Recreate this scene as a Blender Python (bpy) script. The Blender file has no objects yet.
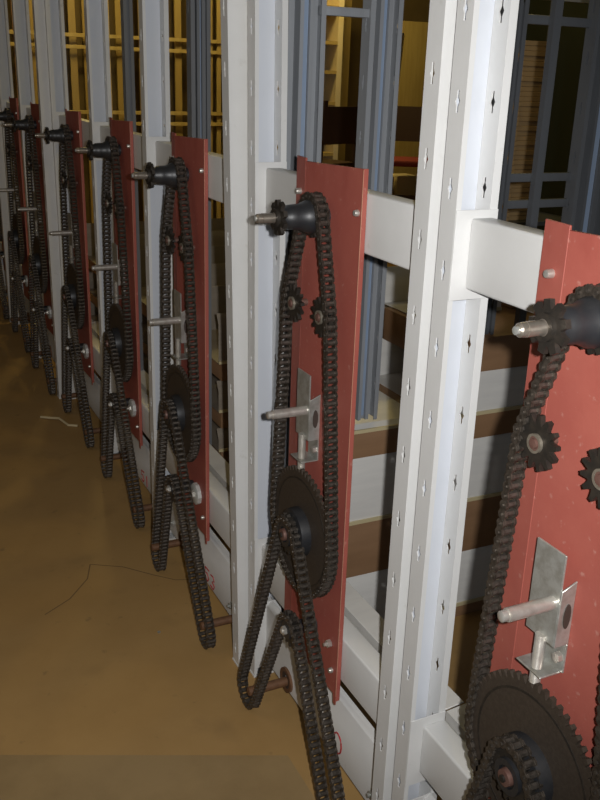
import bpy, bmesh, math, random
from mathutils import Vector, Matrix
random.seed(7)
sc = bpy.context.scene
COL = sc.collection
PI = math.pi

# ------------------------------------------------------------------ camera
RW = ((-0.430425451,-0.319766404,0.844087307),     # row axis  (+Y) in camera axes
      (0.902102336,-0.120541664,0.414344149),      # depth axis (+X)
      (-0.030745657,0.939797403,0.340346208))      # down axis  (-Z)
FPX = 894.2
CAMZ = 1.615
cam_d = bpy.data.cameras.new('camera')
cam = bpy.data.objects.new('camera', cam_d)
COL.objects.link(cam)
def wv(i):
    return Vector((RW[1][i], RW[0][i], -RW[2][i]))
rt, up, bk = wv(0), -wv(1), -wv(2)
M = Matrix(((rt.x, up.x, bk.x, 0), (rt.y, up.y, bk.y, 0), (rt.z, up.z, bk.z, CAMZ), (0, 0, 0, 1)))
cam.matrix_world = M
cam_d.sensor_fit = 'VERTICAL'
cam_d.sensor_height = 24.0
cam_d.lens = FPX / 800.0 * 24.0
cam_d.clip_start = 0.02
sc.camera = cam

# ------------------------------------------------------------------ bays (the repeating chain stations along the row)
PITCH = 0.8065755
OFF = [(-0.0081,0.0074,-0.0104),(-0.0153,-0.0022,0.0075),(0.0133,-0.0162,0.0022),(0.010,0.0038,0.0036),
       (0.0258,0.0103,-0.0016),(-0.0095,-0.0089,-0.0016),(-0.0162,0.0046,0.0003),(0,0,0)]   # (dY, dX, dZ)
NB = 8
PLACE = ['at the right photo edge', 'second from the right', 'third from the right', 'fourth from the right',
         'fifth from the right', 'sixth from the right', 'seventh from the right', 'at the left photo edge']
def bay(k, dz=True):
    o = OFF[k] if k < NB else (0, 0, 0)
    return Vector((o[1], k * PITCH + o[0], o[2] if dz else 0))

# ------------------------------------------------------------------ materials
def mat(name, col, rough=0.5, metal=0.0, var=None, scale=20.0, amount=0.5, bump=0.0, bscale=60.0, spec=0.5, stretch=None,
        coat=0.0, lo=0.42, hi=0.62):
    m = bpy.data.materials.new(name); m.use_nodes = True
    nt = m.node_tree; b = nt.nodes['Principled BSDF']
    b.inputs['Base Color'].default_value = (*col, 1)
    b.inputs['Roughness'].default_value = rough
    b.inputs['Metallic'].default_value = metal
    b.inputs['Specular IOR Level'].default_value = spec
    b.inputs['Coat Weight'].default_value = coat
    tc = nt.nodes.new('ShaderNodeTexCoord')
    src = tc.outputs['Object']
    if stretch:
        mp = nt.nodes.new('ShaderNodeMapping'); mp.inputs['Scale'].default_value = stretch
        nt.links.new(src, mp.inputs['Vector']); src = mp.outputs['Vector']
    if var:
        n = nt.nodes.new('ShaderNodeTexNoise'); n.inputs['Scale'].default_value = scale
        n.inputs['Detail'].default_value = 6; n.inputs['Roughness'].default_value = 0.65
        nt.links.new(src, n.inputs['Vector'])
        r = nt.nodes.new('ShaderNodeMapRange'); r.inputs['From Min'].default_value = lo; r.inputs['From Max'].default_value = hi
        r.inputs['To Max'].default_value = amount
        nt.links.new(n.outputs['Fac'], r.inputs['Value'])
        mx = nt.nodes.new('ShaderNodeMix'); mx.data_type = 'RGBA'
        mx.inputs['A'].default_value = (*col, 1); mx.inputs['B'].default_value = (*var, 1)
        nt.links.new(r.outputs['Result'], mx.inputs['Factor'])
        nt.links.new(mx.outputs['Result'], b.inputs['Base Color'])
    if bump:
        n2 = nt.nodes.new('ShaderNodeTexNoise'); n2.inputs['Scale'].default_value = bscale; n2.inputs['Detail'].default_value = 4
        nt.links.new(src, n2.inputs['Vector'])
        bp = nt.nodes.new('ShaderNodeBump'); bp.inputs['Strength'].default_value = bump; bp.inputs['Distance'].default_value = 0.004
        nt.links.new(n2.outputs['Fac'], bp.inputs['Height']); nt.links.new(bp.outputs['Normal'], b.inputs['Normal'])
    return m

def mix_more(m, col, scale, lo, hi, amount=1.0, stretch=None):
    """second layer of marks (dust, dirt, scratches) over a material"""
    nt = m.node_tree; b = nt.nodes['Principled BSDF']
    old = b.inputs['Base Color'].links[0].from_socket if b.inputs['Base Color'].is_linked else None
    tc = nt.nodes.new('ShaderNodeTexCoord'); src = tc.outputs['Object']
    if stretch:
        mp = nt.nodes.new('ShaderNodeMapping'); mp.inputs['Scale'].default_value = stretch
        nt.links.new(src, mp.inputs['Vector']); src = mp.outputs['Vector']
    n = nt.nodes.new('ShaderNodeTexNoise'); n.inputs['Scale'].default_value = scale; n.inputs['Detail'].default_value = 5
    nt.links.new(src, n.inputs['Vector'])
    r = nt.nodes.new('ShaderNodeMapRange'); r.inputs['From Min'].default_value = lo; r.inputs['From Max'].default_value = hi
    r.inputs['To Max'].default_value = amount
    nt.links.new(n.outputs['Fac'], r.inputs['Value'])
    mx = nt.nodes.new('ShaderNodeMix'); mx.data_type = 'RGBA'
    if old: nt.links.new(old, mx.inputs['A'])
    else: mx.inputs['A'].default_value = b.inputs['Base Color'].default_value
    mx.inputs['B'].default_value = (*col, 1)
    nt.links.new(r.outputs['Result'], mx.inputs['Factor'])
    nt.links.new(mx.outputs['Result'], b.inputs['Base Color'])
    return m

RED = mat('red_oxide_paint', (0.35, 0.090, 0.068), 0.55, var=(0.40, 0.115, 0.085), scale=9, bump=0.06, bscale=90, spec=0.35)
mix_more(RED, (0.50, 0.27, 0.22), 70, 0.64, 0.74, 0.55)
mix_more(RED, (0.24, 0.042, 0.032), 7, 0.55, 0.70, 0.6, (1, 1, 0.4))
WHITE = mat('white_rack_paint', (0.67, 0.67, 0.66), 0.38, var=(0.60, 0.60, 0.585), scale=5, spec=0.5, bump=0.02, bscale=200)
mix_more(WHITE, (0.40, 0.38, 0.33), 24, 0.68, 0.80, 0.45)
WEBBLUE = mat('bluish_white_web', (0.58, 0.61, 0.665), 0.35, var=(0.63, 0.645, 0.67), scale=7, stretch=(1, 1, .2))  # slightly bluer than the post white, for the inner web alone
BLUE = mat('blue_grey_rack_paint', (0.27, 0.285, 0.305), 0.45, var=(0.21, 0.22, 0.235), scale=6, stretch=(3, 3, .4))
BLUESHADE = mat('shaded_blue_grey_paint', (0.105, 0.112, 0.122), 0.45, var=(0.075, 0.08, 0.088), scale=6, stretch=(3, 3, .4))  # darker copy of the rear upright paint, flash shadow put into its colour
BLUE2 = mat('blue_rack_web_paint', (0.22, 0.29, 0.41), 0.4, var=(0.25, 0.3, 0.38), scale=6)
CHAIN = mat('oily_chain_steel', (0.110, 0.092, 0.075), 0.42, 0.6, var=(0.045, 0.036, 0.028), scale=90, amount=0.9)
ROLL = mat('worn_roller_steel', (0.13, 0.112, 0.095), 0.42, 0.7, var=(0.05, 0.042, 0.034), scale=120, amount=0.8)
BLACK = mat('black_oxide_steel', (0.020, 0.021, 0.024), 0.42, 0.1, spec=0.6, var=(0.035, 0.033, 0.032), scale=40)
SPRK = mat('blackened_sprocket_steel', (0.030, 0.026, 0.022), 0.5, 0.4, var=(0.06, 0.048, 0.036), scale=60)
GEAR = mat('brown_black_gear_face', (0.050, 0.037, 0.027), 0.6, 0.25, var=(0.075, 0.058, 0.042), scale=140, bump=0.05, bscale=300)
ZINC = mat('galvanised_steel', (0.52, 0.53, 0.50), 0.34, 0.62, var=(0.36, 0.35, 0.31), scale=38, amount=0.8)
CHROME = mat('bright_turned_steel', (0.62, 0.59, 0.54), 0.34, 0.65, var=(0.40, 0.36, 0.31), scale=60)
WHITEZ = mat('whitish_zinc', (0.62, 0.63, 0.60), 0.45, 0.25, var=(0.5, 0.5, 0.47), scale=60)
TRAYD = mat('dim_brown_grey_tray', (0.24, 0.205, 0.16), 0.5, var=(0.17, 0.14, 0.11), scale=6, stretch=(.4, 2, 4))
SHAFTM = mat('brownish_turned_steel', (0.40, 0.355, 0.30), 0.30, 0.75, var=(0.26, 0.22, 0.18), scale=70)
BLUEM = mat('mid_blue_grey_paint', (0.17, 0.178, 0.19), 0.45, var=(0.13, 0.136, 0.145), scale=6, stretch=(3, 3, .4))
DIMWALL = mat('dim_brown_plaster', (0.15, 0.105, 0.045), 0.85, var=(0.10, 0.07, 0.03), scale=3)
WORN = mat('worn_orange_edge', (0.52, 0.25, 0.17), 0.5)
BRASSY = mat('dull_bearing_steel', (0.34, 0.30, 0.24), 0.4, 0.6, var=(0.2, 0.17, 0.13), scale=80)
COPPER = mat('reddish_axle_steel', (0.17, 0.095, 0.075), 0.5, 0.3, var=(0.12, 0.05, 0.04), scale=90)
RUST = mat('rusty_rod_steel', (0.17, 0.085, 0.042), 0.6, 0.2, var=(0.10, 0.046, 0.025), scale=60)
DARKHOLE = mat('dark_rubber_and_slot_shade', (0.05, 0.035, 0.028), 0.6)
REDINK = mat('red_marker_paint', (0.42, 0.035, 0.04), 0.6)
FLOORM = mat('brown_concrete', (0.405, 0.250, 0.096), 0.55, var=(0.335, 0.198, 0.070), scale=2.2, bump=0.04, bscale=60, spec=0.35)
mix_more(FLOORM, (0.20, 0.125, 0.055), 4, 0.58, 0.75, 0.45)
mix_more(FLOORM, (0.17, 0.11, 0.055), 22, 0.66, 0.74, 0.45)
mix_more(FLOORM, (0.60, 0.50, 0.36), 130, 0.76, 0.80, 0.5)
NEARFLOOR = mat('darker_grey_brown_floor', (0.33, 0.225, 0.105), 0.5, var=(0.22, 0.145, 0.065), scale=3.5, spec=0.4)
CRACK = mat('dark_floor_crack', (0.19, 0.12, 0.052), 0.9)
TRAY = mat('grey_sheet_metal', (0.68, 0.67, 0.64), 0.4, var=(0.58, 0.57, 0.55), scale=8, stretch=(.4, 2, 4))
TRAYEDGE = mat('bright_tray_edge', (0.55, 0.47, 0.28), 0.4)
BROWN = mat('brown_hardboard', (0.27, 0.155, 0.08), 0.6, var=(0.20, 0.11, 0.055), scale=5, stretch=(.5, 1, 3))
YWOOD = mat('yellow_pine', (0.50, 0.38, 0.15), 0.6, var=(0.36, 0.25, 0.08), scale=6, stretch=(5, 5, .4))
CREAM = mat('cream_board', (0.62, 0.52, 0.32), 0.6, var=(0.55, 0.45, 0.26), scale=4)
OCHRE = mat('ochre_panel', (0.40, 0.29, 0.10), 0.55, var=(0.27, 0.18, 0.06), scale=3, stretch=(2, 2, .5))
GREENW = mat('dark_green_wall_paint', (0.024, 0.030, 0.020), 0.7)
DWOOD = mat('dark_brown_wood', (0.050, 0.026, 0.016), 0.45)
REDSEAT = mat('red_seat_cloth', (0.22, 0.03, 0.025), 0.8)
CARTON = mat('tan_cardboard', (0.40, 0.27, 0.13), 0.7, var=(0.30, 0.19, 0.085), scale=12)
DARKSTEEL = mat('dark_grey_steel', (0.07, 0.072, 0.075), 0.5, 0.2)

# ------------------------------------------------------------------ mesh helpers
class MB:
    def __init__(self): self.v = []; self.f = []
    def add(self, vs, fs):
        n = len(self.v); self.v += [tuple(p) for p in vs]; self.f += [tuple(n + i for i in q) for q in fs]; return self
    def box(self, x0, x1, y0, y1, z0, z1):
        return self.add([(x, y, z) for z in (z0, z1) for y in (y0, y1) for x in (x0, x1)],
                        [(0, 2, 3, 1), (4, 5, 7, 6), (0, 1, 5, 4), (2, 6, 7, 3), (0, 4, 6, 2), (1, 3, 7, 5)])
    def prism(self, poly, axis, a0, a1):
        """poly: 2-D outline, extruded along axis. axis X: (y,z); Y: (x,z); Z: (x,y)"""
        def P(p, a):
            return (a, p[0], p[1]) if axis == 'X' else (p[0], a, p[1]) if axis == 'Y' else (p[0], p[1], a)
        n = len(poly)
        return self.add([P(p, a0) for p in poly] + [P(p, a1) for p in poly],
                        [tuple(range(n))[::-1], tuple(range(n, 2 * n))] + [(i, (i + 1) % n, n + (i + 1) % n, n + i) for i in range(n)])
    def lathe_x(self, prof, cy, cz, n=28):
        """prof: list of (x, r); spun about the X direction through (cy, cz); closed ends"""
        base = []; fs = []
        for x, r in prof:
            for j in range(n):
                a = 2 * PI * j / n; base.append((x, cy + r * math.cos(a), cz + r * math.sin(a)))
        for i in range(len(prof) - 1):
            for j in range(n):
                j2 = (j + 1) % n; fs.append((i * n + j, i * n + j2, (i + 1) * n + j2, (i + 1) * n + j))
        fs.append(tuple(range(n))[::-1]); L = (len(prof) - 1) * n; fs.append(tuple(range(L, L + n)))
        return self.add(base, fs)
    def ring_x(self, x0, x1, r0, r1, cy, cz, n=28):
        """annulus with thickness"""
        vs = []
        for x in (x0, x1):
            for r in (r0, r1):
                for j in range(n):
                    a = 2 * PI * j / n; vs.append((x, cy + r * math.cos(a), cz + r * math.sin(a)))
        fs = []
        for j in range(n):
            k = (j + 1) % n
            a, b, c, d = 0, n, 2 * n, 3 * n
            fs += [(a + j, a + k, b + k, b + j), (c + j, d + j, d + k, c + k), (b + j, b + k, d + k, d + j), (a + j, c + j, c + k, a + k)]
        return self.add(vs, fs)
    def tube(self, pts, r, n=8):
        pts = [Vector(p) for p in pts]; vs = []; fs = []
        ref = Vector((0, 0, 1))
        for i, p in enumerate(pts):
            t = (pts[min(i + 1, len(pts) - 1)] - pts[max(i - 1, 0)]).normalized()
            q = ref if abs(t.dot(ref)) < 0.9 else Vector((1, 0, 0))
            a = t.cross(q).normalized(); b = t.cross(a)
            for j in range(n):
                w = 2 * PI * j / n; vs.append(p + r * (math.cos(w) * a + math.sin(w) * b))
        for i in range(len(pts) - 1):
            for j in range(n):
                k = (j + 1) % n; fs.append((i * n + j, i * n + k, (i + 1) * n + k, (i + 1) * n + j))
        fs.append(tuple(range(n))); L = (len(pts) - 1) * n; fs.append(tuple(range(L, L + n))[::-1])
        return self.add(vs, fs)
    def mesh(self, name, m, base=(0, 0, 0), bevel=0.0, smooth=35, merge=False, seg=2):
        b = Vector(base)
        me = bpy.data.meshes.new(name)
        me.from_pydata([Vector(p) - b for p in self.v], [], self.f)
        bm = bmesh.new(); bm.from_mesh(me)
        if merge: bmesh.ops.remove_doubles(bm, verts=bm.verts, dist=1e-5)
        bmesh.ops.recalc_face_normals(bm, faces=bm.faces)
        if bevel:
            es = [e for e in bm.edges if len(e.link_faces) == 2 and e.calc_face_angle(0) > 0.6]
            bmesh.ops.bevel(bm, geom=es, offset=bevel, segments=seg, affect='EDGES', profile=0.5)
        bm.to_mesh(me); bm.free()
        me.polygons.foreach_set('use_smooth', [smooth > 0] * len(me.polygons))
        if smooth: me.set_sharp_from_angle(angle=math.radians(smooth))
        me.materials.append(m); me.update()
        return me

def put(name, me, parent=None, loc=(0, 0, 0)):
    o = bpy.data.objects.new(name, me); COL.objects.link(o); o.location = loc
    if parent: o.parent = parent
    return o
def tag(o, label, cat, group=None, kind=None):
    if label: o['label'] = label
    if cat: o['category'] = cat
    if group: o['group'] = group
    if kind: o['kind'] = kind
    return o
def structure(name, mb, m, **kw):
    o = put(name, mb.mesh(name, m, **kw)); o['kind'] = 'structure'; return o

class Proto:
    """one kind of thing: a base point and its parts [(name, mesh, sub-parts, label)]; placed any number of times sharing mesh data"""
    def __init__(self, name, base, cat, group=None):
        self.name, self.base, self.cat, self.group, self.parts, self.own = name, Vector(base), cat, group, [], None
    def body(self, mb, m, **kw):
        self.own = mb.mesh(self.name, m, self.base, **kw); return self
    def part(self, name, mb, m, subs=(), label=None, solid=0, **kw):
        me = mb.mesh(name, m, self.base, **kw)
        s = [(n2, mb2.mesh(n2, m2, self.base, **k2), l2) for (n2, mb2, m2, k2, l2) in subs]
        self.parts.append((name, me, s, label, solid)); return self
    def place(self, shift, label, group=None, skip=()):
        o = bpy.data.objects.new(self.name, self.own); COL.objects.link(o)
        o.location = self.base + Vector(shift)
        tag(o, label, self.cat, group or self.group, 'thing')
        if getattr(self, 'solid', 0) and self.own: thick(o, self.solid)
        for (n, me, subs, lb, sd) in self.parts:
            if n in skip: continue
            c = put(n, me, o)
            if lb: c['label'] = lb
            if sd: thick(c, sd)
            for (n2, me2, l2) in subs:
                d = put(n2, me2, c)
                if l2: d['label'] = l2
        return o
def thick(o, t):
    m = o.modifiers.new('sheet', 'SOLIDIFY'); m.thickness = t; m.offset = 0

def sprocket(mb, n, rr, ro, x0, x1, cy, cz, bore=0.0, tip=0.35, phase=0.0):
    """toothed wheel: root radius rr, outer radius ro"""
    poly = []
    for i in range(n):
        a = 2 * PI * (i + phase) / n; s = 2 * PI / n
        for da, r in ((-0.5, rr), (-0.34, rr + 0.25 * (ro - rr)), (-0.5 * tip, ro), (0.5 * tip, ro), (0.34, rr + 0.25 * (ro - rr))):
            poly.append((cy + r * math.cos(a + da * s), cz + r * math.sin(a + da * s)))
    N = len(poly)
    if not bore:
        # fan to a centre so the cap stays clean
        vs = [(x0, *p) for p in poly] + [(x1, *p) for p in poly] + [(x0, cy, cz), (x1, cy, cz)]
        fs = []
        for i in range(N):
            j = (i + 1) % N
            fs += [(i, j, N + j, N + i), (2 * N, j, i), (2 * N + 1, N + i, N + j)]
        mb.add(vs, fs)
    return mb
def hexnut(mb, x0, x1, r, cy, cz, ph=0.2):
    return mb.prism([(cy + r * math.cos(PI / 3 * i + ph), cz + r * math.sin(PI / 3 * i + ph)) for i in range(6)], 'X', x0, x1)

# ------------------------------------------------------------------ roller chain
CP = 0.015875
def belt(circs):
    n = len(circs); th = []
    for i in range(n):
        (a, b, r, s), (c, d, q, t) = circs[i], circs[(i + 1) % n]
        D = math.hypot(c - a, d - b); th.append(math.atan2(d - b, c - a) + math.asin(max(-1, min(1, (s * r - t * q) / D))))
    pts = []
    for i in range(n):
        a, b, r, s = circs[i]; t0, t1 = th[i - 1], th[i]
        turn = ((t1 - t0) * s) % (2 * PI)
        if turn > 1.85 * PI: turn = 0
        m = max(2, int(turn / 0.06) + 2)
        for j in range(m):
            w = t0 + s * turn * j / (m - 1)
            pts.append((a + s * r * math.sin(w), b - s * r * math.cos(w)))
    return pts
def even(pts, pitch):
    P = pts + [pts[0]]; L = [0]
    for i in range(1, len(P)): L.append(L[-1] + math.hypot(P[i][0] - P[i - 1][0], P[i][1] - P[i - 1][1]))
    n = 2 * round(L[-1] / pitch / 2); out = []; k = 0
    for i in range(n):
        s = L[-1] * i / n
        while L[k + 1] < s: k += 1
        f = (s - L[k]) / max(1e-9, L[k + 1] - L[k])
        out.append((P[k][0] + f * (P[k + 1][0] - P[k][0]), P[k][1] + f * (P[k + 1][1] - P[k][1])))
    return out
def chain(circs, X):
    pins = even(belt(circs), CP); n = len(pins)
    plates, rolls = MB(), MB()
    R, W = 0.0086, 0.0056
    for i in range(n):
        a, b = pins[i], pins[(i + 1) % n]
        L = math.hypot(b[0] - a[0], b[1] - a[1]); t = ((b[0] - a[0]) / L, (b[1] - a[1]) / L); nn = (-t[1], t[0])
        out = []
        for ang in (90, 135, 180, 225, 270): out.append((R * math.cos(math.radians(ang)), R * math.sin(math.radians(ang))))
        out.append((L / 2, -W))
        for ang in (270, 315, 0, 45, 90): out.append((L + R * math.cos(math.radians(ang)), R * math.sin(math.radians(ang))))
        out.append((L / 2, W))
        poly = [(a[0] + u * t[0] + v * nn[0], a[1] + u * t[1] + v * nn[1]) for u, v in out]
        x = 0.0117 if i % 2 == 0 else 0.0089
        for sgn in (-1, 1):
            plates.prism(poly, 'X', X + sgn * x - 0.0011, X + sgn * x + 0.0011)
        # roller and pin
        rolls.prism([(a[0] + 0.0060 * math.cos(PI / 4 * j), a[1] + 0.0060 * math.sin(PI / 4 * j)) for j in range(8)], 'X', X - 0.0083, X + 0.0083)
        rolls.prism([(a[0] + 0.0027 * math.cos(PI / 3 * j), a[1] + 0.0027 * math.sin(PI / 3 * j)) for j in range(6)], 'X', X - 0.0152, X + 0.0152)
    return plates, rolls

# ------------------------------------------------------------------ station parts (local frame: plate front at X = 0.85)
XP = 0.85
TOP = (0.842, 1.342); GC = (0.842, 0.628); IH = (0.918, 1.145); IL = (0.786, 1.146); I2 = (0.815, 0.390)
SH = 1.0

# mounting plate: pan of sheet steel, angled lip on the far edge, return flange on the near edge
pl = Proto('mounting_plate', (XP, 0.82, 0.25), 'plate', 'red mounting plates along the row')
mb = MB()
mb.prism([(0.70, 0.262), (0.945, 0.252), (0.945, 1.441), (0.70, 1.449)], 'X', XP, XP + 0.004)
mb.prism([(XP, 0.945), (XP + 0.004, 0.945), (0.862, 1.005), (0.858, 1.005)], 'Z', 0.250, 1.4475)
mb.prism([(0.698, 0.248), (0.702, 0.248), (0.702, 1.449), (0.698, 1.449)], 'X', XP, XP + 0.011)
mb.prism([(0.702, 0.235), (0.712, 0.235), (0.716, 0.264), (0.700, 0.264)], 'X', XP + 0.001, XP + 0.004)
pl.body(mb, RED, bevel=0.0008, seg=1)
for (by, bz) in ((0.972, 1.376), (0.712, 1.366), (0.722, 0.320), (0.955, 0.330)):
    b = MB(); b.lathe_x([(XP - 0.009, 0.003), (XP - 0.0085, 0.0052), (XP - 0.005, 0.0066), (XP + 0.0055, 0.0068)], by, bz, 14)
    
    pl.part('bolt', b, CHROME, label='shiny bolt head')
pl.part('worn_edge', MB().box(XP - 0.0004, XP + 0.0006, 0.6975, 0.6992, 0.262, 1.447), WORN, label='paint worn off along the bent edge')

# top shaft with hub, inner sprocket, outer sprocket
ts = Proto('drive_shaft', (XP, *TOP), 'shaft', 'top drive shafts')
cy, cz = TOP
m1 = MB().lathe_x([(0.6945, 0.0070), (0.697, 0.0092), (0.7035, 0.0098), (0.7045, 0.0090), (0.7060, 0.0090), (0.7065, 0.0100), (0.733, 0.0100), (0.7335, 0.0112), (0.90, 0.0112)], cy, cz, 24)
ts.part('shaft', m1, SHAFTM, label='bright steel shaft end', subs=[('end_screw', MB().lathe_x([(0.690, 0.003), (0.6905, 0.0055), (0.696, 0.0055)], cy, cz, 12), ZINC, {}, None)])
ts.part('collar', MB().ring_x(0.7325, 0.7395, 0.0112, 0.0185, cy, cz), SPRK)
ts.part('outer_sprocket', sprocket(MB(), 9, 0.024, 0.0355, 0.7395, 0.7475, cy, cz, tip=0.45), SPRK)
hub = MB().lathe_x([(0.7475, 0.021), (0.757, 0.021), (0.762, 0.0245), (0.776, 0.0255), (0.788, 0.026), (0.797, 0.030), (0.806, 0.0335), (0.812, 0.034), (0.8155, 0.034)], cy, cz, 32)
ts.part('hub', hub, BLACK, label='black bearing hub')
ts.part('inner_sprocket', sprocket(MB(), 16, 0.0345, 0.0425, 0.8155, 0.8245, cy, cz), SPRK,
        subs=[('spacer', MB().ring_x(0.8245, XP, 0.0112, 0.020, cy, cz), BLACK, {}, None)])

# two idler sprockets on the plate
def idler(name_c, ph):
    p = Proto('idler_sprocket', (XP, *name_c), 'sprocket', 'idler sprockets on the red plates')
    y, z = name_c
    p.part('toothed_ring', sprocket(MB(), 13, 0.0275, 0.0415, 0.8155, 0.8245, y, z, tip=0.30, phase=ph), SPRK)
    p.part('bearing', MB().ring_x(0.8105, 0.8155, 0.0108, 0.0145, y, z), BRASSY, label='silvery bearing ring')
    p.part('axle_bolt', MB().lathe_x([(0.808, 0.004), (0.8085, 0.0075), (0.812, 0.0078), (0.8122, 0.0108), (0.8245, 0.0108), (0.8250, 0.0075), (XP, 0.0075)], y, z, 18), COPPER, label='reddish brown axle bolt')
    return p
idH, idL = idler(IH, 0.2), idler(IL, 0.6)

# tensioner bracket
tn = Proto('chain_tensioner', (XP, 0.84, 0.85), 'tensioner', 'galvanised chain tensioners')
tn.part('face_plate', MB().box(0.8235, 0.8268, 0.8365, 0.898, 0.852, 1.003), ZINC, bevel=0.0006, seg=1)
sf = MB().prism([(0.8235, 0.852), (0.850, 0.852), (0.850, 0.958), (0.8235, 0.946)], 'Y', 0.8335, 0.8364)
tn.part('side_flange', sf, ZINC, bevel=0.0006, seg=1,
        subs=[('slot_plug', MB().prism([(0.8385 + 0.0065 * math.cos(a * PI / 8), 0.903 + 0.021 * math.sin(a * PI / 8)) for a in range(16)], 'Y', 0.8322, 0.8336), DARKHOLE, {}, 'dark oval slot')])  # dark plug paints the shade inside the slot, no hole is cut
tn.part('pin', MB().lathe_x([(0.730, 0.006), (0.7315, 0.0082), (0.738, 0.0086), (0.7385, 0.0078), (0.742, 0.0078), (0.7425, 0.0105), (0.8235, 0.0105)], 0.850, 0.920, 24), CHROME, label='thick shiny round pin')
th = []
z = 0.860
while z > 0.776:
    th += [(0.0088, z), (0.0072, z - 0.0013)]; z -= 0.0026
rod = MB(); N = 16; vs = []; fs = []
rx, ry = 0.822, 0.8615
for r, zz in th:
    for j in range(N): vs.append((rx + r * math.cos(2 * PI * j / N), ry + r * math.sin(2 * PI * j / N), zz))
for i in range(len(th) - 1):
    for j in range(N): fs.append((i * N + j, i * N + (j + 1) % N, (i + 1) * N + (j + 1) % N, (i + 1) * N + j))
fs += [tuple(range(N)), tuple(range((len(th) - 1) * N, len(th) * N))]
rod.add(vs, fs)
tn.part('threaded_rod', rod, CHROME, smooth=60)
ft = MB().box(0.809, 0.850, 0.838, 0.893, 0.799, 0.802)
ft.box(0.8468, 0.850, 0.833, 0.880, 0.802, 0.852)
tn.part('foot_plate', ft, ZINC, bevel=0.0006, seg=1)
nb = MB(); hexnut(nb, 0.838, 0.8468, 0.0085, 0.843, 0.826)
tn.part('nut', nb, CHROME)

# large sprocket with small front sprocket
ls = Proto('large_sprocket', (XP, *GC), 'sprocket', 'large sprockets on the red plates')
cy, cz = GC
g = sprocket(MB(), 58, 0.1405, 0.1515, 0.8155, 0.8245, cy, cz, tip=0.42)
ls.part('toothed_disc', g, GEAR)
ls.part('rim_groove', MB().ring_x(0.8148, 0.8156, 0.124, 0.128, cy, cz, 64), SPRK)
ls.part('hub_disc', MB().lathe_x([(0.7925, 0.053), (0.7935, 0.056), (0.806, 0.058), (0.8155, 0.058)], cy, cz, 40), BLACK, label='glossy black hub disc')
ls.part('small_sprocket', sprocket(MB(), 17, 0.0375, 0.0475, 0.7805, 0.7895, cy, cz), SPRK,
        subs=[('boss', MB().ring_x(0.7735, 0.7925, 0.0185, 0.029, cy, cz), BLACK, {}, None)])
ls.part('axle', MB().lathe_x([(0.768, 0.009), (0.7685, 0.0135), (0.7735, 0.0145), (XP, 0.0145)], cy, cz, 22), COPPER, label='reddish axle end',
        subs=[('axle_screw', MB().lathe_x([(0.764, 0.004), (0.7645, 0.006), (0.7685, 0.006)], cy, cz, 10), SPRK, {}, None)])

# lower tension sprocket
l2 = Proto('tension_sprocket', (XP, *I2), 'sprocket', 'lower tension sprockets')
y, z = I2
l2.part('toothed_ring', sprocket(MB(), 15, 0.030, 0.0445, 0.7805, 0.7895, y, z, tip=0.32), SPRK)
l2.part('hub', MB().lathe_x([(0.772, 0.020), (0.773, 0.023), (0.797, 0.023), (0.8, 0.017), (0.848, 0.017)], y, z, 24), BLACK)
bb = MB(); hexnut(bb, 0.7645, 0.772, 0.0115, y, z)
bb.lathe_x([(0.760, 0.004), (0.7605, 0.0062), (0.7645, 0.0062)], y, z, 12)
l2.part('bolt', bb, CHROME, label='shiny bolt head')
# clamp plate with nut on the plate beside it
cl = Proto('clamp_washer', (XP, 0.775, 0.36), 'washer', 'clamp washers low on the red plates')
cl.part('washer', MB().lathe_x([(0.836, 0.030), (0.8385, 0.035), (0.8498, 0.035)], 0.772, 0.380, 10), WHITEZ)
nb = MB(); hexnut(nb, 0.828, 0.836, 0.013, 0.772, 0.380); nb.lathe_x([(0.822, 0.006), (0.828, 0.0065)], 0.772, 0.380, 12)
cl.part('nut', nb, CHROME)
sm = Proto('stud_bolt', (XP, 0.762, 0.372), 'bolt', 'small stud bolts low on the red plate')
nb = MB(); hexnut(nb, 0.840, 0.8495, 0.0095, 0.735, 0.385); nb.lathe_x([(0.832, 0.0045), (0.840, 0.0048)], 0.735, 0.385, 10)
sm.body(nb, CHROME)

# chains
XM, XS = 0.820, 0.785
main = Proto('drive_chain', (XM, GC[0], GC[1]), 'chain', 'long drive chains on the red plates')
p_, r_ = chain([(GC[0], GC[1], 0.1466, 1), (IH[0], IH[1], 0.0365, 1), (TOP[0], TOP[1], 0.0407, 1), (IL[0], IL[1], 0.0365, 1)], XM)
main.part('link_plates', p_, CHAIN); main.part('rollers', r_, ROLL)
def serp(left, right):
    s = Proto('looped_chain', (XS, GC[0], 0.01), 'chain', 'slack chains hanging to the floor')
    p_, r_ = chain([(GC[0], GC[1], 0.0433, -1), (*left, -1), (I2[0], I2[1], 0.0385, 1), (*right, -1)], XS)
    s.part('link_plates', p_, CHAIN); s.part('rollers', r_, ROLL)
    return s
serpA = serp((1.058, 0.0555, 0.0455), (0.562, 0.058, 0.046))
serpB = serp((0.998, 0.0505, 0.0405), (0.520, 0.0505, 0.0405))

def rod_proto(y, z, name='rusty_rod'):
    p = Proto(name, (0.88, y, z), 'rod', 'rusty rods under the red plates')
    p.body(MB().lathe_x([(0.766, 0.0105), (0.768, 0.0125), (0.96, 0.0125)], y, z, 20), RUST)
    return p
rodL = rod_proto(1.018, 0.080); rodR = rod_proto(0.517, 0.078)

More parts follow.
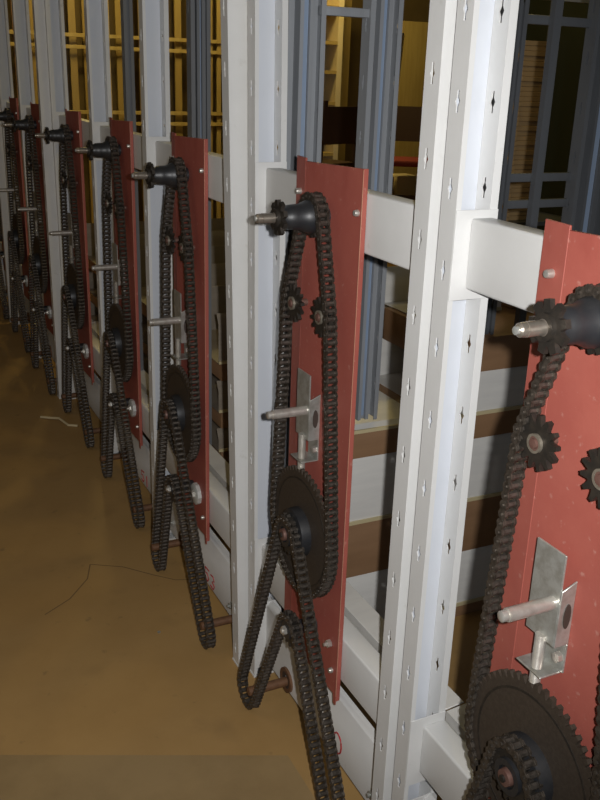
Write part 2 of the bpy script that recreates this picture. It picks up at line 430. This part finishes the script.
# ------------------------------------------------------------------ perforated uprights
def slot_face(mb, pa, pb, z0, z1, pitch, first, wid):
    """vertical slotted strip from plan point pa to pb"""
    pa, pb = Vector(pa), Vector(pb); c = (pa + pb) / 2; u = (pb - pa); w = u.length / 2; u.normalize()
    def V(s, z): return (c.x + u.x * s, c.y + u.y * s, z)
    a, b, h, q = wid * 0.42, wid, 0.0165, 0.007
    def quad(za, zb):
        mb.add([V(-w, za), V(w, za), V(w, zb), V(-w, zb)], [(0, 1, 2, 3)])
    zs = first; prev = z0
    while zs + pitch / 2 < z1:
        lo, hi = zs - pitch / 2, zs + pitch / 2
        if lo > prev + 1e-4: quad(prev, lo)
        for s in (-1, 1):
            ring = [(0, hi), (s * w, hi), (s * w, lo), (0, lo), (0, zs - h), (s * a, zs - h), (s * a, zs - q), (s * b, zs), (s * a, zs + q), (s * a, zs + h), (0, zs + h)]
            mb.add([V(p, z) for p, z in ring], [tuple(range(11))])
        prev = hi; zs += pitch
    quad(prev, z1)
def strip(mb, pa, pb, z0, z1):
    mb.add([(pa[0], pa[1], z0), (pb[0], pb[1], z0), (pb[0], pb[1], z1), (pa[0], pa[1], z1)], [(0, 1, 2, 3)])
def upright(name, pts, slotted, z0, z1, first, wid, base, cat='post', group=None, paint=WHITE):
    p = Proto(name, base, cat, group)
    mb = MB()
    for i in range(len(pts) - 1):
        if i in slotted: slot_face(mb, pts[i], pts[i + 1], z0, z1, 0.131, first, wid)
        else: strip(mb, pts[i], pts[i + 1], z0, z1)
    p.body(mb, paint, merge=True, smooth=0); p.solid = 0.0022
    return p
ZT = 2.35
B = upright('upright_post', [(0.843, 1.187), (0.835, 1.187), (0.835, 1.229), (0.901, 1.229), (0.901, 1.187), (0.914, 1.187)], (1, 3), 0.006, ZT, 0.145, 0.0066,
            (0.875, 1.21, 0), group='white channel uprights')
B.part('web_strip', MB().box(0.8375, 0.8995, 1.2262, 1.2276, 0.01, ZT - 0.01), WEBBLUE, label='bluish white inner web')
B.part('foot_plate', MB().box(0.832, 0.926, 1.184, 1.233, 0, 0.006), WHITE)
for z0, z1, nm in ((1.278, 1.424, 'connector_plate'), (0.280, 0.440, 'connector_plate'), (0.03, 0.24, 'connector_plate')):
    B.part(nm, MB().box(0.8335, 0.9145, 1.1835, 1.1858, z0, z1), WHITE, bevel=0.0005, seg=1)
A = upright('flat_sided_post', [(0.814, 1.284), (0.800, 1.284), (0.800, 1.240), (0.868, 1.240), (0.868, 1.284), (0.882, 1.284)], (1, 3), 0.006, ZT, 0.054, 0.0066,
            (0.84, 1.262, 0), group='white flat sided uprights')
A.part('foot_plate', MB().box(0.797, 0.885, 1.237, 1.287, 0, 0.006), WHITE)
def rear(x0, x1, z0, paint, nm='rear_post'):
    xm = x0 + 0.35 * (x1 - x0); xn = x0 + 0.62 * (x1 - x0)
    p = upright(nm, [(x0 + 0.012, 1.197), (x0, 1.197), (x0, 1.238), (xm, 1.238), (xm, 1.205), (xm + .008, 1.205), (xm + .008, 1.216), (xn, 1.216), (xn, 1.205), (xn + .008, 1.205), (xn + .008, 1.238), (x1, 1.238), (x1, 1.197), (x1 - 0.012, 1.197)],
                (1, 11), z0, ZT, z0 + 0.1, 0.0045, (x0, 1.21, z0), group='blue grey rear uprights', paint=paint)
    p.part('web_strip', MB().box(xm + 0.010, xn - 0.002, 1.2125, 1.2145, z0 + .01, ZT - .01), BLUE2, label='bluer recessed web')
    return p

# ------------------------------------------------------------------ beams and panels
y0, y1 = 0.465, 1.1850
def beam(name, z0, z1, ya, yb, x0=0.8625, x1=0.905, cat='beam', group=None):
    p = Proto(name, (x0, (ya + yb) / 2, z0), cat, group); mb = MB()
    mb.box(x0, x1, ya, yb, z0, z1); p.body(mb, WHITE, bevel=0.005, seg=3); return p
upb = beam('upper_beam', 1.296, 1.411, y0, y1, group='white upper cross beams')
lob = beam('lower_beam', 0.308, 0.421, y0, y1, x1=0.915, group='white lower cross beams')
upb2 = beam('upper_beam', 1.296, 1.411, 0.403, y1, group='white upper cross beams')
lob2 = beam('lower_beam', 0.308, 0.421, 0.403, y1, x1=0.915, group='white lower cross beams')
def kick(ya):
    p = Proto('kick_panel', (0.88, (ya + y1) / 2, 0.05), 'panel', 'white panels near the floor')
    mb = MB()
    mb.prism([(0.880, 0.052), (0.884, 0.052), (0.884, 0.226), (0.899, 0.236), (0.899, 0.240), (0.890, 0.238), (0.880, 0.228)], 'Y', ya, 1.188)
    p.part('sheet', mb, WHITE, bevel=0.0008, seg=1)
    p.part('hole_ring', MB().ring_x(0.8735, 0.8805, 0.024, 0.0345, 1.018, 0.085, 30), RUST, label='rusty ring round the rod hole',
           subs=[('bush', MB().ring_x(0.8755, 0.8797, 0.0128, 0.0242, 1.018, 0.085, 24), DARKHOLE, {}, None)])
    for (by, bz) in ((1.13, 0.10), (0.56, 0.095)):
        nb = MB(); hexnut(nb, 0.872, 0.8805, 0.010, by, bz); nb.lathe_x([(0.866, 0.005), (0.872, 0.0055)], by, bz, 12)
        p.part('bolt', nb, ZINC, label='zinc bolt head')
    return p
kickA, kickB = kick(y0), kick(0.403)
inr = Proto('inner_rail', (0.955, 0.8, 0.30), 'rail', 'grey inner rails behind the lower beams')
inr.body(MB().prism([(0.955, 0.340), (0.958, 0.340), (0.958, 0.385), (1.012, 0.391), (1.012, 0.394), (0.955, 0.389)], 'Y', 0.44, 1.235), TRAY, bevel=0.0008, seg=1)

# ------------------------------------------------------------------ place the stations
HAS_A = {-1, 0, 1, 4, 6}        # frame boundaries (between bay k+1 and bay k, index k) with a second, flat sided post
for k in range(NB):
    d = bay(k); f = bay(k, False); w = PLACE[k]
    pl.place(d, f'red painted steel mounting plate standing upright {w}')
    ts.place(d, f'black hub drive shaft with bright tip, top of red plate {w}')
    idH.place(d, f'small toothed idler sprocket, left of its pair, on red plate {w}')
    idL.place(d, f'small toothed idler sprocket, right of its pair, on red plate {w}')
    tn.place(d, f'galvanised chain tensioner with protruding pin, on red plate {w}')
    ls.place(d, f'large dark toothed sprocket disc low on red plate {w}')
    l2.place(d, f'lower tension sprocket with shiny bolt, below large sprocket of plate {w}')
    if k >= 2: cl.place(d, f'galvanised washer and nut by bottom edge of red plate {w}')
    elif k == 1: sm.place(d, f'small shiny stud bolt low on red plate {w}')
    main.place(d, f'long dark drive chain round large sprocket of red plate {w}')
    sp = serpA if k in (1,) else serpB
    sp.place((d.x, d.y, 0), f'dark slack chain hanging in two loops to floor below plate {w}')
    rodL.place((d.x, d.y, 0), f'rusty rod through left chain loop, below red plate {w}')
    rodR.place((d.x, d.y, 0), f'rusty rod through right chain loop, below red plate {w}')
    has = (k - 1) in HAS_A
    (upb if has else upb2).place(f, f'white upper cross beam behind red plate {w}')
    (lob if has else lob2).place(f, f'white lower cross beam behind red plate {w}')
    kp = (kickA if has else kickB).place(f, f'white panel near floor under red plate {w}')
    if k in (1, 2, 3):
        num = MB(); x = 0.8795
        def stroke(pts, yy, zz, s):
            num.tube([(x, yy - p[0] * s, zz + p[1] * s) for p in pts], 0.0024, 6)
        if k == 2:
            stroke([(.9, 1), (.1, .95), (.05, .5), (.5, .6), (.85, .3), (.6, 0), (.05, .08)], 0.796, 0.062, 0.045)
            stroke([(.1, .95), (.6, 1), (.8, .75), (.4, .55), (.85, .35), (.6, 0), (.05, .08)], 0.744, 0.060, 0.045)
        elif k == 1:
            stroke([(0.5 + 0.35 * math.cos(t * PI / 8), 0.5 + 0.5 * math.sin(t * PI / 8)) for t in range(17)], 0.757, 0.075, 0.056)
        else:
            stroke([(.9, 1), (.1, .95), (.05, .5), (.5, .6), (.85, .3), (.6, 0), (.05, .08)], 0.800, 0.062, 0.045)
            stroke([(.45, 1), (.5, 0)], 0.744, 0.062, 0.045)
        c = put('painted_number', num.mesh('painted_number', REDINK, (kickA if has else kickB).base), kp)
        c['label'] = 'red hand painted number'
    inr.place(f, f'grey folded inner rail just behind lower beam of red plate {w}')
def lean(o, dx, dy):
    """foot stands off by (dx, dy); back in line at 1.6 m"""
    o.location.x += dx; o.location.y += dy
    o.rotation_euler = (math.atan(dy / 1.6), -math.atan(dx / 1.6), 0)
for k in range(NB + 1):
    f = bay(k, False)
    w = PLACE[k] if k < NB else None
    lab = f'white slotted channel upright at left side of red plate {w}' if w else 'farthest white slotted channel upright at the left end of the row'
    o = B.place(f, lab)
    if k == 1: lean(o, 0.012, -0.022)
ASHIFT = {0: (0.036, 0.0035), 1: (-0.002, 0.006)}
for k in sorted(HAS_A):
    f = Vector((ASHIFT.get(k, (0, 0))[0], k * PITCH + ASHIFT.get(k, (0, 0))[1], 0))
    w = PLACE[k + 1] if k + 1 < NB else 'beyond the left photo edge'
    o = A.place(f, f'white flat sided slotted upright at right side of red plate {w}')
    if k == 1: lean(o, 0.022, -0.040)

# rear uprights of the side frames
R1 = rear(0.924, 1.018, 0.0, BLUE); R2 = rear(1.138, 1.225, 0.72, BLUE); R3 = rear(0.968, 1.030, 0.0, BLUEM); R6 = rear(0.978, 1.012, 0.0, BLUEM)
R4 = rear(1.545, 1.600, 0.93, BLUESHADE); R5 = rear(1.835, 1.965, 0.93, BLUESHADE)
mid = Proto('thin_upright', (1.69, 1.21, 0.93), 'post'); mid.body(MB().box(1.690, 1.715, 1.200, 1.220, 0.93, ZT), BLUESHADE)
f1 = Vector((0, PITCH, 0))
R1.place(f1, 'blue grey slotted rear upright rising above the left of the second red plate')
R2.place(f1, 'fluted blue grey rear upright standing on short tray, between red plate and white uprights')
R4.place(f1, 'shaded blue grey rear upright immediately right of the tallest white upright, upper right')
mid.place(f1, 'thin dark upright right of the carton stacks, upper right')
R5.place(f1, 'blue grey slotted rear upright at the upper right photo corner')
for k in (2, 3):
    (R3 if k == 2 else R6).place((0, k * PITCH, 0), f'narrow blue grey rear upright behind channel post left of plate {PLACE[k]}')
bar = Proto('cross_bar', (1.6, 1.21, 1.75), 'bar', 'steel bars between rear uprights')
bar.body(MB().box(1.010, 1.142, 1.205, 1.225, 1.750, 1.770), BLUE, bevel=0.002)
bar.place(f1, 'short steel bar high between two blue grey uprights above second red plate')
bl = Proto('cross_bar', (1.75, 1.21, 1.75), 'bar', 'steel bars between rear uprights')
bl.body(MB().box(1.618, 1.842, 1.222, 1.236, 1.762, 1.785), BLUESHADE, bevel=0.002)
for dz, nm in ((0, 'top'), (-0.405, 'middle'), (-0.478, 'lowest')):
    bl.place(f1 + Vector((0, 0, dz)), f'{nm} of three steel bars between the rear uprights at upper right')

# ------------------------------------------------------------------ stacks of long trays and boards lying crosswise behind the frames
def tray(x0, x1, z0, z1, y, label, dep=0.42, m=None):
    p = Proto('sheet_metal_tray', ((x0 + x1) / 2, y + dep / 2, z0), 'tray', 'long grey trays stacked behind the frames')
    mb = MB(); t = 0.002
    lp = min(0.035, 0.5 * (z1 - z0))
    poly = [(y, z0), (y + dep, z0), (y + dep, z1), (y + dep - t, z1), (y + dep - t, z0 + t), (y + t, z0 + t), (y + t, z1 - lp - 0.001), (y + 0.022, z1 - t), (y + 0.020, z1), (y, z1 - lp)]
    n = len(poly)
    mb.add([(x0, *q) for q in poly] + [(x1, *q) for q in poly],
           [tuple(range(n))[::-1], tuple(range(n, 2 * n))] + [(i, (i + 1) % n, n + (i + 1) % n, n + i) for i in range(n)])
    p.part('pan', mb, m or TRAY)
    p.part('bottom_edge', MB().box(x0, x1, y - 0.006, y, z0, z0 + 0.010), TRAYEDGE)
    return p.place((0, 0, 0), label)
def board(x0, x1, z0, z1, y, label, dep=0.40):
    p = Proto('hardboard_stack', ((x0 + x1) / 2, y + dep / 2, z0), 'boards', 'brown board stacks between the trays')
    mb = MB().box(x0, x1, y, y + dep, z0, z1)
    p.body(mb, BROWN, bevel=0.002)
    return p.place((0, 0, 0), label)
Y0 = 1.972
board(1.055, 2.5, 0.0, 0.052, Y0 + .012, 'brown board stack on the floor, bottom of stack behind nearest uprights')
tray(1.04, 2.5, 0.052, 0.235, Y0, 'grey sheet metal tray, lowest in stack behind nearest uprights')
board(1.055, 2.5, 0.237, 0.42, Y0 + .012, 'brown board stack between lowest and middle tray behind nearest uprights')
tray(1.04, 2.5, 0.42, 0.615, Y0, 'grey sheet metal tray, middle of stack behind nearest uprights')
board(1.055, 2.5, 0.617, 0.70, Y0 + .012, 'brown board stack above middle tray behind nearest uprights')
tray(1.04, 1.38, 0.70, 0.718, Y0, 'short shallow tray under fluted upright, left on top of stack')
tray(1.42, 2.5, 0.70, 0.825, Y0, 'grey sheet metal tray, right on top of stack behind nearest uprights')
board(1.46, 2.5, 0.827, 0.93, Y0 + .012, 'brown board stack topmost behind nearest uprights')
tray(1.48, 1.80, 0.932, 1.05, Y0 + 0.26, 'small grey tray standing on top of the stack behind nearest uprights', dep=0.2)
board(1.84, 2.4, 0.932, 1.09, Y0 + 0.26, 'brown board block beside small tray on top of stack', dep=0.2)
for k, w in ((2, 'third'), (3, 'fourth'), (4, 'fifth')):
    yy = 1.165 + k * PITCH; zs = (0.05, 0.27, 0.42, 0.60, 0.75); nm = ('lowest', 'second', 'third', 'topmost')
    for i in range(4):
        board(1.06, 2.0, zs[i] + (0.0 if i else -0.05), zs[i] + 0.068, yy + .012, f'brown board stack under {nm[i]} tray behind plate {w} from the right')
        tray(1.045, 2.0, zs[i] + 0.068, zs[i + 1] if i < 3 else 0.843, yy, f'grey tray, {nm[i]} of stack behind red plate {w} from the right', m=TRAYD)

# ------------------------------------------------------------------ things in the room behind
cw = Proto('flat_carton', (0, 0, 0), 'carton', 'flat cartons stacked in the dark corner')
cw.body(MB().box(-0.075, 0.075, -0.12, 0.12, 0.0005, 0.0215), CARTON, bevel=0.002, seg=1)
ck = Proto('storage_rack', (2.86, 3.55, 0), 'rack')
r_ = MB()
for x in (2.55, 3.12):
    for y in (3.38, 3.72): r_.box(x - .012, x + .012, y - .012, y + .012, 0, 2.2)
ck.part('upright', r_, DARKSTEEL)
sh = MB(); sh.box(2.54, 3.13, 3.37, 3.73, 0.98, 1.0); ck.part('shelf', sh, DARKSTEEL)
r2 = MB(); r2.box(2.54, 3.13, 3.37, 3.39, 2.02, 2.05); r2.box(2.54, 3.13, 3.37, 3.39, 1.96, 1.98); ck.part('tie_bar', r2, BLUE)
ck.place((0, 0, 0), 'dark steel rack holding stacks of flat cartons, upper right')
for (x, y, n, nm) in ((2.655, 3.52, 28, 'shorter left'), (2.815, 3.55, 37, 'taller right')):
    for i in range(n):
        cw.place((x + random.uniform(-.004, .004), y + random.uniform(-.004, .004), 1.0 + i * 0.0215), f'tan flat carton in the {nm} stack on dark rack, upper right')

# yellow timber boards standing along the far end
tb = Proto('timber_board', (0, 0, 0), 'board', 'yellow timber boards standing at the far end')
tb.body(MB().box(-0.02, 0.02, -0.012, 0.012, 0, 2.9), YWOOD, bevel=0.002, seg=1)
tw = Proto('timber_board', (0, 0, 0), 'board', 'yellow timber boards standing at the far end')
tw.body(MB().box(-0.03, 0.03, -0.012, 0.012, 0, 2.9), OCHRE, bevel=0.002, seg=1)
t3 = Proto('timber_board', (0, 0, 0), 'board', 'yellow timber boards standing at the far end')
t3.body(MB().box(-0.02, 0.02, -0.012, 0.012, 0, 2.9), BROWN, bevel=0.002, seg=1)
x = 0.75
while x < 3.15:
    p = random.choice((tb, tb, tw, t3, tb))
    w = {id(tb): .04, id(tw): .06, id(t3): .04}[id(p)]
    p.place((x + w / 2, 7.94 + random.choice((0, .03, .06)), 0), 'upright timber board in the row standing at the far end')
    x += w + random.uniform(0.02, 0.06)
rl = Proto('timber_rail', (1.95, 7.905, 0), 'rail', 'horizontal timber rails across the yellow boards')
rl.body(MB().box(0.7, 3.2, 7.890, 7.920, 0, 0.030), YWOOD, bevel=0.002, seg=1)
for z, nm in ((1.86, 'topmost'), (1.77, 'second highest'), (1.26, 'second lowest'), (1.17, 'lowest')):
    rl.place((0, 0, z), f'{nm} horizontal yellow timber rail across the standing boards')
# cream cupboard with shelves
cb = Proto('open_cupboard', (3.5, 6.95, 0), 'cupboard')
m = MB(); m.box(3.30, 3.33, 6.80, 7.10, 0, 2.5); m.box(3.70, 3.745, 6.80, 7.10, 0, 2.5); m.box(3.33, 3.70, 7.08, 7.10, 0, 2.5)
cb.part('carcass', m, CREAM)
for z in (0.6, 1.0, 1.4, 1.64, 1.86, 2.12, 2.48):
    cb.part('shelf', MB().box(3.33, 3.70, 6.80, 7.08, z, z + 0.025), OCHRE)
cb.place((-0.13, 0, 0), 'cream open cupboard with shelves, seen above second red plate from the right')
dr = Proto('door_panel', (3.88, 7.2, 0), 'door')
dr.body(MB().box(3.76, 4.02, 7.20, 7.24, 0, 2.5), OCHRE, bevel=0.003)
dr.place((-0.12, 0, 0), 'tall ochre board panel standing beside the cream cupboard')
yp = Proto('wall_board', (4.5, 7.3, 0), 'board')
yp.body(MB().box(4.16, 4.85, 7.30, 7.33, 0, 2.1), YWOOD, bevel=0.003)
yp.place((0, 0, 0), 'broad yellow board behind the dark chair with red seat')
st = Proto('thin_stick', (4.35, 7.27, 0), 'stick')
st.body(MB().tube([(4.20, 7.17, 0.0), (4.47, 7.29, 2.0)], 0.008, 8), DWOOD)
st.place((0, 0, 0), 'thin dark stick leaning against the broad yellow board')
pf = Proto('storage_platform', (3.5, 6.1, 0), 'platform')
pm = MB(); pm.box(2.7, 4.35, 5.75, 6.55, 0.52, 0.56); pf.part('deck', pm, OCHRE)
for x in (2.75, 4.25):
    for y in (5.8, 6.45): pf.part('leg', MB().box(x, x + .05, y, y + .05, 0, 0.52), DWOOD)
pf.place((0, 0, 0), 'low wooden platform carrying chairs and pale boxes in the back room')
ch = Proto('wooden_chair', (0, 0, 0), 'chair', 'dark chairs in the back room')
for sx in (-.19, .19):
    ch.part('leg', MB().box(sx - .018, sx + .018, -.20, -.164, 0, 0.46), DWOOD)
    ch.part('leg', MB().prism([(0.17, 0), (0.206, 0), (0.206, .46), (0.246, .90), (0.216, .90), (0.17, .46)], 'X', sx - .018, sx + .018), DWOOD)
ch.part('seat', MB().box(-.21, .21, -.21, .20, .44, .485), REDSEAT, bevel=.012, label='red seat pad')
bk_ = MB(); bk_.prism([(0.198, .60), (0.216, .60), (0.238, .86), (0.220, .86)], 'X', -.172, .172)
ch.part('backrest', bk_, DWOOD)
ch.part('stretcher', MB().box(-.172, .172, -.192, -.174, .20, .23), DWOOD)
c1 = ch.place((3.86, 6.02, 0.56), 'dark wooden chair with red seat, beside the white uprights')
c1.rotation_euler.z = -0.5
ch2 = Proto('wooden_chair', (0, 0, 0), 'chair', 'dark chairs in the back room')
ch2.parts = [(n_, (MB().box(-.21, .21, -.21, .20, .44, .465).mesh('seat', DWOOD, bevel=.008) if n_ == 'seat' else me_), sb_, None, 0) for n_, me_, sb_, lb_, sd_ in ch.parts]
c2 = ch2.place((3.10, 6.15, 0.56), 'all dark wooden chair with back towards us, above second red plate')
c2.rotation_euler.z = PI + 0.35
bx = Proto('pale_box', (0, 0, 0), 'box', 'pale boxes on the low platform')
bx.body(MB().box(-.10, .10, -.10, .10, 0, .16), CREAM, bevel=.004)
for i, (x, y, nm) in enumerate(((3.55, 6.40, 'left'), (3.78, 6.42, 'second'), (4.01, 6.42, 'third'), (4.23, 6.40, 'right'))):
    bx.place((x, y, 0.56), f'pale box, {nm} in the row behind the chairs on low platform')
    if i in (1, 2): bx.place((x, y, 0.722), f'pale box on top of the {nm} box behind chairs')

# ------------------------------------------------------------------ room shell
structure('floor', MB().box(-4, 8, -2, 16, -0.1, 0), FLOORM)
structure('near_floor_1', MB().prism([(-3.0, 3.30), (0.80, 1.634), (0.80, -1.5), (-3.0, -1.5)], 'Z', -0.0005, 0.0006), NEARFLOOR)  # thin darker overlay on the near floor with one slanted edge
structure('wall_back', MB().box(6.3, 6.4, -2, 16, 0, 3.6), GREENW)
structure('wall_end', MB().box(-4, 6.3, 8.2, 8.3, 0, 3.6), DIMWALL)
def crack(pts, w):
    mb = MB()
    for i in range(len(pts) - 1):
        a, b = Vector(pts[i]), Vector(pts[i + 1]); t = (b - a).normalized(); n = Vector((-t.y, t.x)) * w
        mb.add([(*(a - n), 0.0009), (*(b - n), 0.0009), (*(b + n), 0.0009), (*(a + n), 0.0009)], [(0, 1, 2, 3)])
    return mb
cr = crack([(0.36, 2.50), (0.45, 2.56), (0.53, 2.66), (0.56, 2.75), (0.66, 2.69), (0.74, 2.60), (0.80, 2.54), (0.86, 2.52)], 0.0022)
o = put('floor_crack', cr.mesh('floor_crack', CRACK)); o['kind'] = 'structure'
wr = Proto('wire_scrap', (0.70, 4.17, 0), 'wire')
wr.body(MB().tube([(0.66, 4.22, .006), (0.70, 4.18, .010), (0.735, 4.15, .014), (0.76, 4.06, .008), (0.80, 4.04, .006)], 0.006, 8), CREAM)
wr.place((0, 0, 0), 'pale scrap of wire lying on the brown floor near far chains')
sc1 = Proto('metal_chip', (0.66, 2.27, 0), 'chip')
sc1.body(MB().prism([(0.656, 2.265), (0.664, 2.268), (0.662, 2.275), (0.655, 2.273)], 'Z', 0.0, 0.004), ZINC)
sc1.place((0, 0, 0), 'tiny bright metal chip lying on the brown floor')

# ------------------------------------------------------------------ light: the camera's flash, warm room lamps behind, dim hall light
def light(name, kind, loc, energy, col, **kw):
    d = bpy.data.lights.new(name, kind); d.energy = energy; d.color = col
    for k_, v in kw.items(): setattr(d, k_, v)
    o = bpy.data.objects.new(name, d); COL.objects.link(o); o.location = loc
    return o
cpos = Vector((0, 0, CAMZ))
fl = light('camera_flash', 'SPOT', cpos + rt * 0.062 + up * 0.02 + bk * 0.0, 122, (1.0, 0.99, 0.98), shadow_soft_size=0.012, spot_size=math.radians(88), spot_blend=0.75)
aim = cpos - bk * 1.5 - rt * 0.15 + up * 0.10
fl.rotation_euler = (aim - fl.location).to_track_quat('-Z', 'Y').to_euler()
WARM = (1.0, 0.76, 0.26)
light('room_lamp', 'POINT', (3.2, 6.2, 2.9), 60, WARM, shadow_soft_size=0.15)
light('room_lamp', 'POINT', (1.6, 6.8, 2.9), 32, WARM, shadow_soft_size=0.15)
light('room_lamp', 'POINT', (2.3, 3.0, 3.0), 16, WARM, shadow_soft_size=0.2)
h = light('hall_lamp', 'AREA', (-1.6, 2.4, 3.4), 10, (1.0, 0.80, 0.52), shape='RECTANGLE', size=1.2, size_y=3.0)
h2 = light('cool_fill', 'AREA', (0.6, -3.0, 2.4), 7, (0.72, 0.84, 1.0), shape='RECTANGLE', size=2.4, size_y=1.6)  # added cool fill from behind the camera, source unseen
h2.rotation_euler = (PI / 2 - 0.15, 0, 0)

wd = bpy.data.worlds.new('world'); sc.world = wd; wd.use_nodes = True
bg = wd.node_tree.nodes['Background']; bg.inputs['Color'].default_value = (0.9, 0.85, 0.72, 1); bg.inputs['Strength'].default_value = 0.022

sc.view_settings.view_transform = 'Standard'; sc.view_settings.look = 'None'
sc.view_settings.exposure = 0.0; sc.view_settings.gamma = 1.0
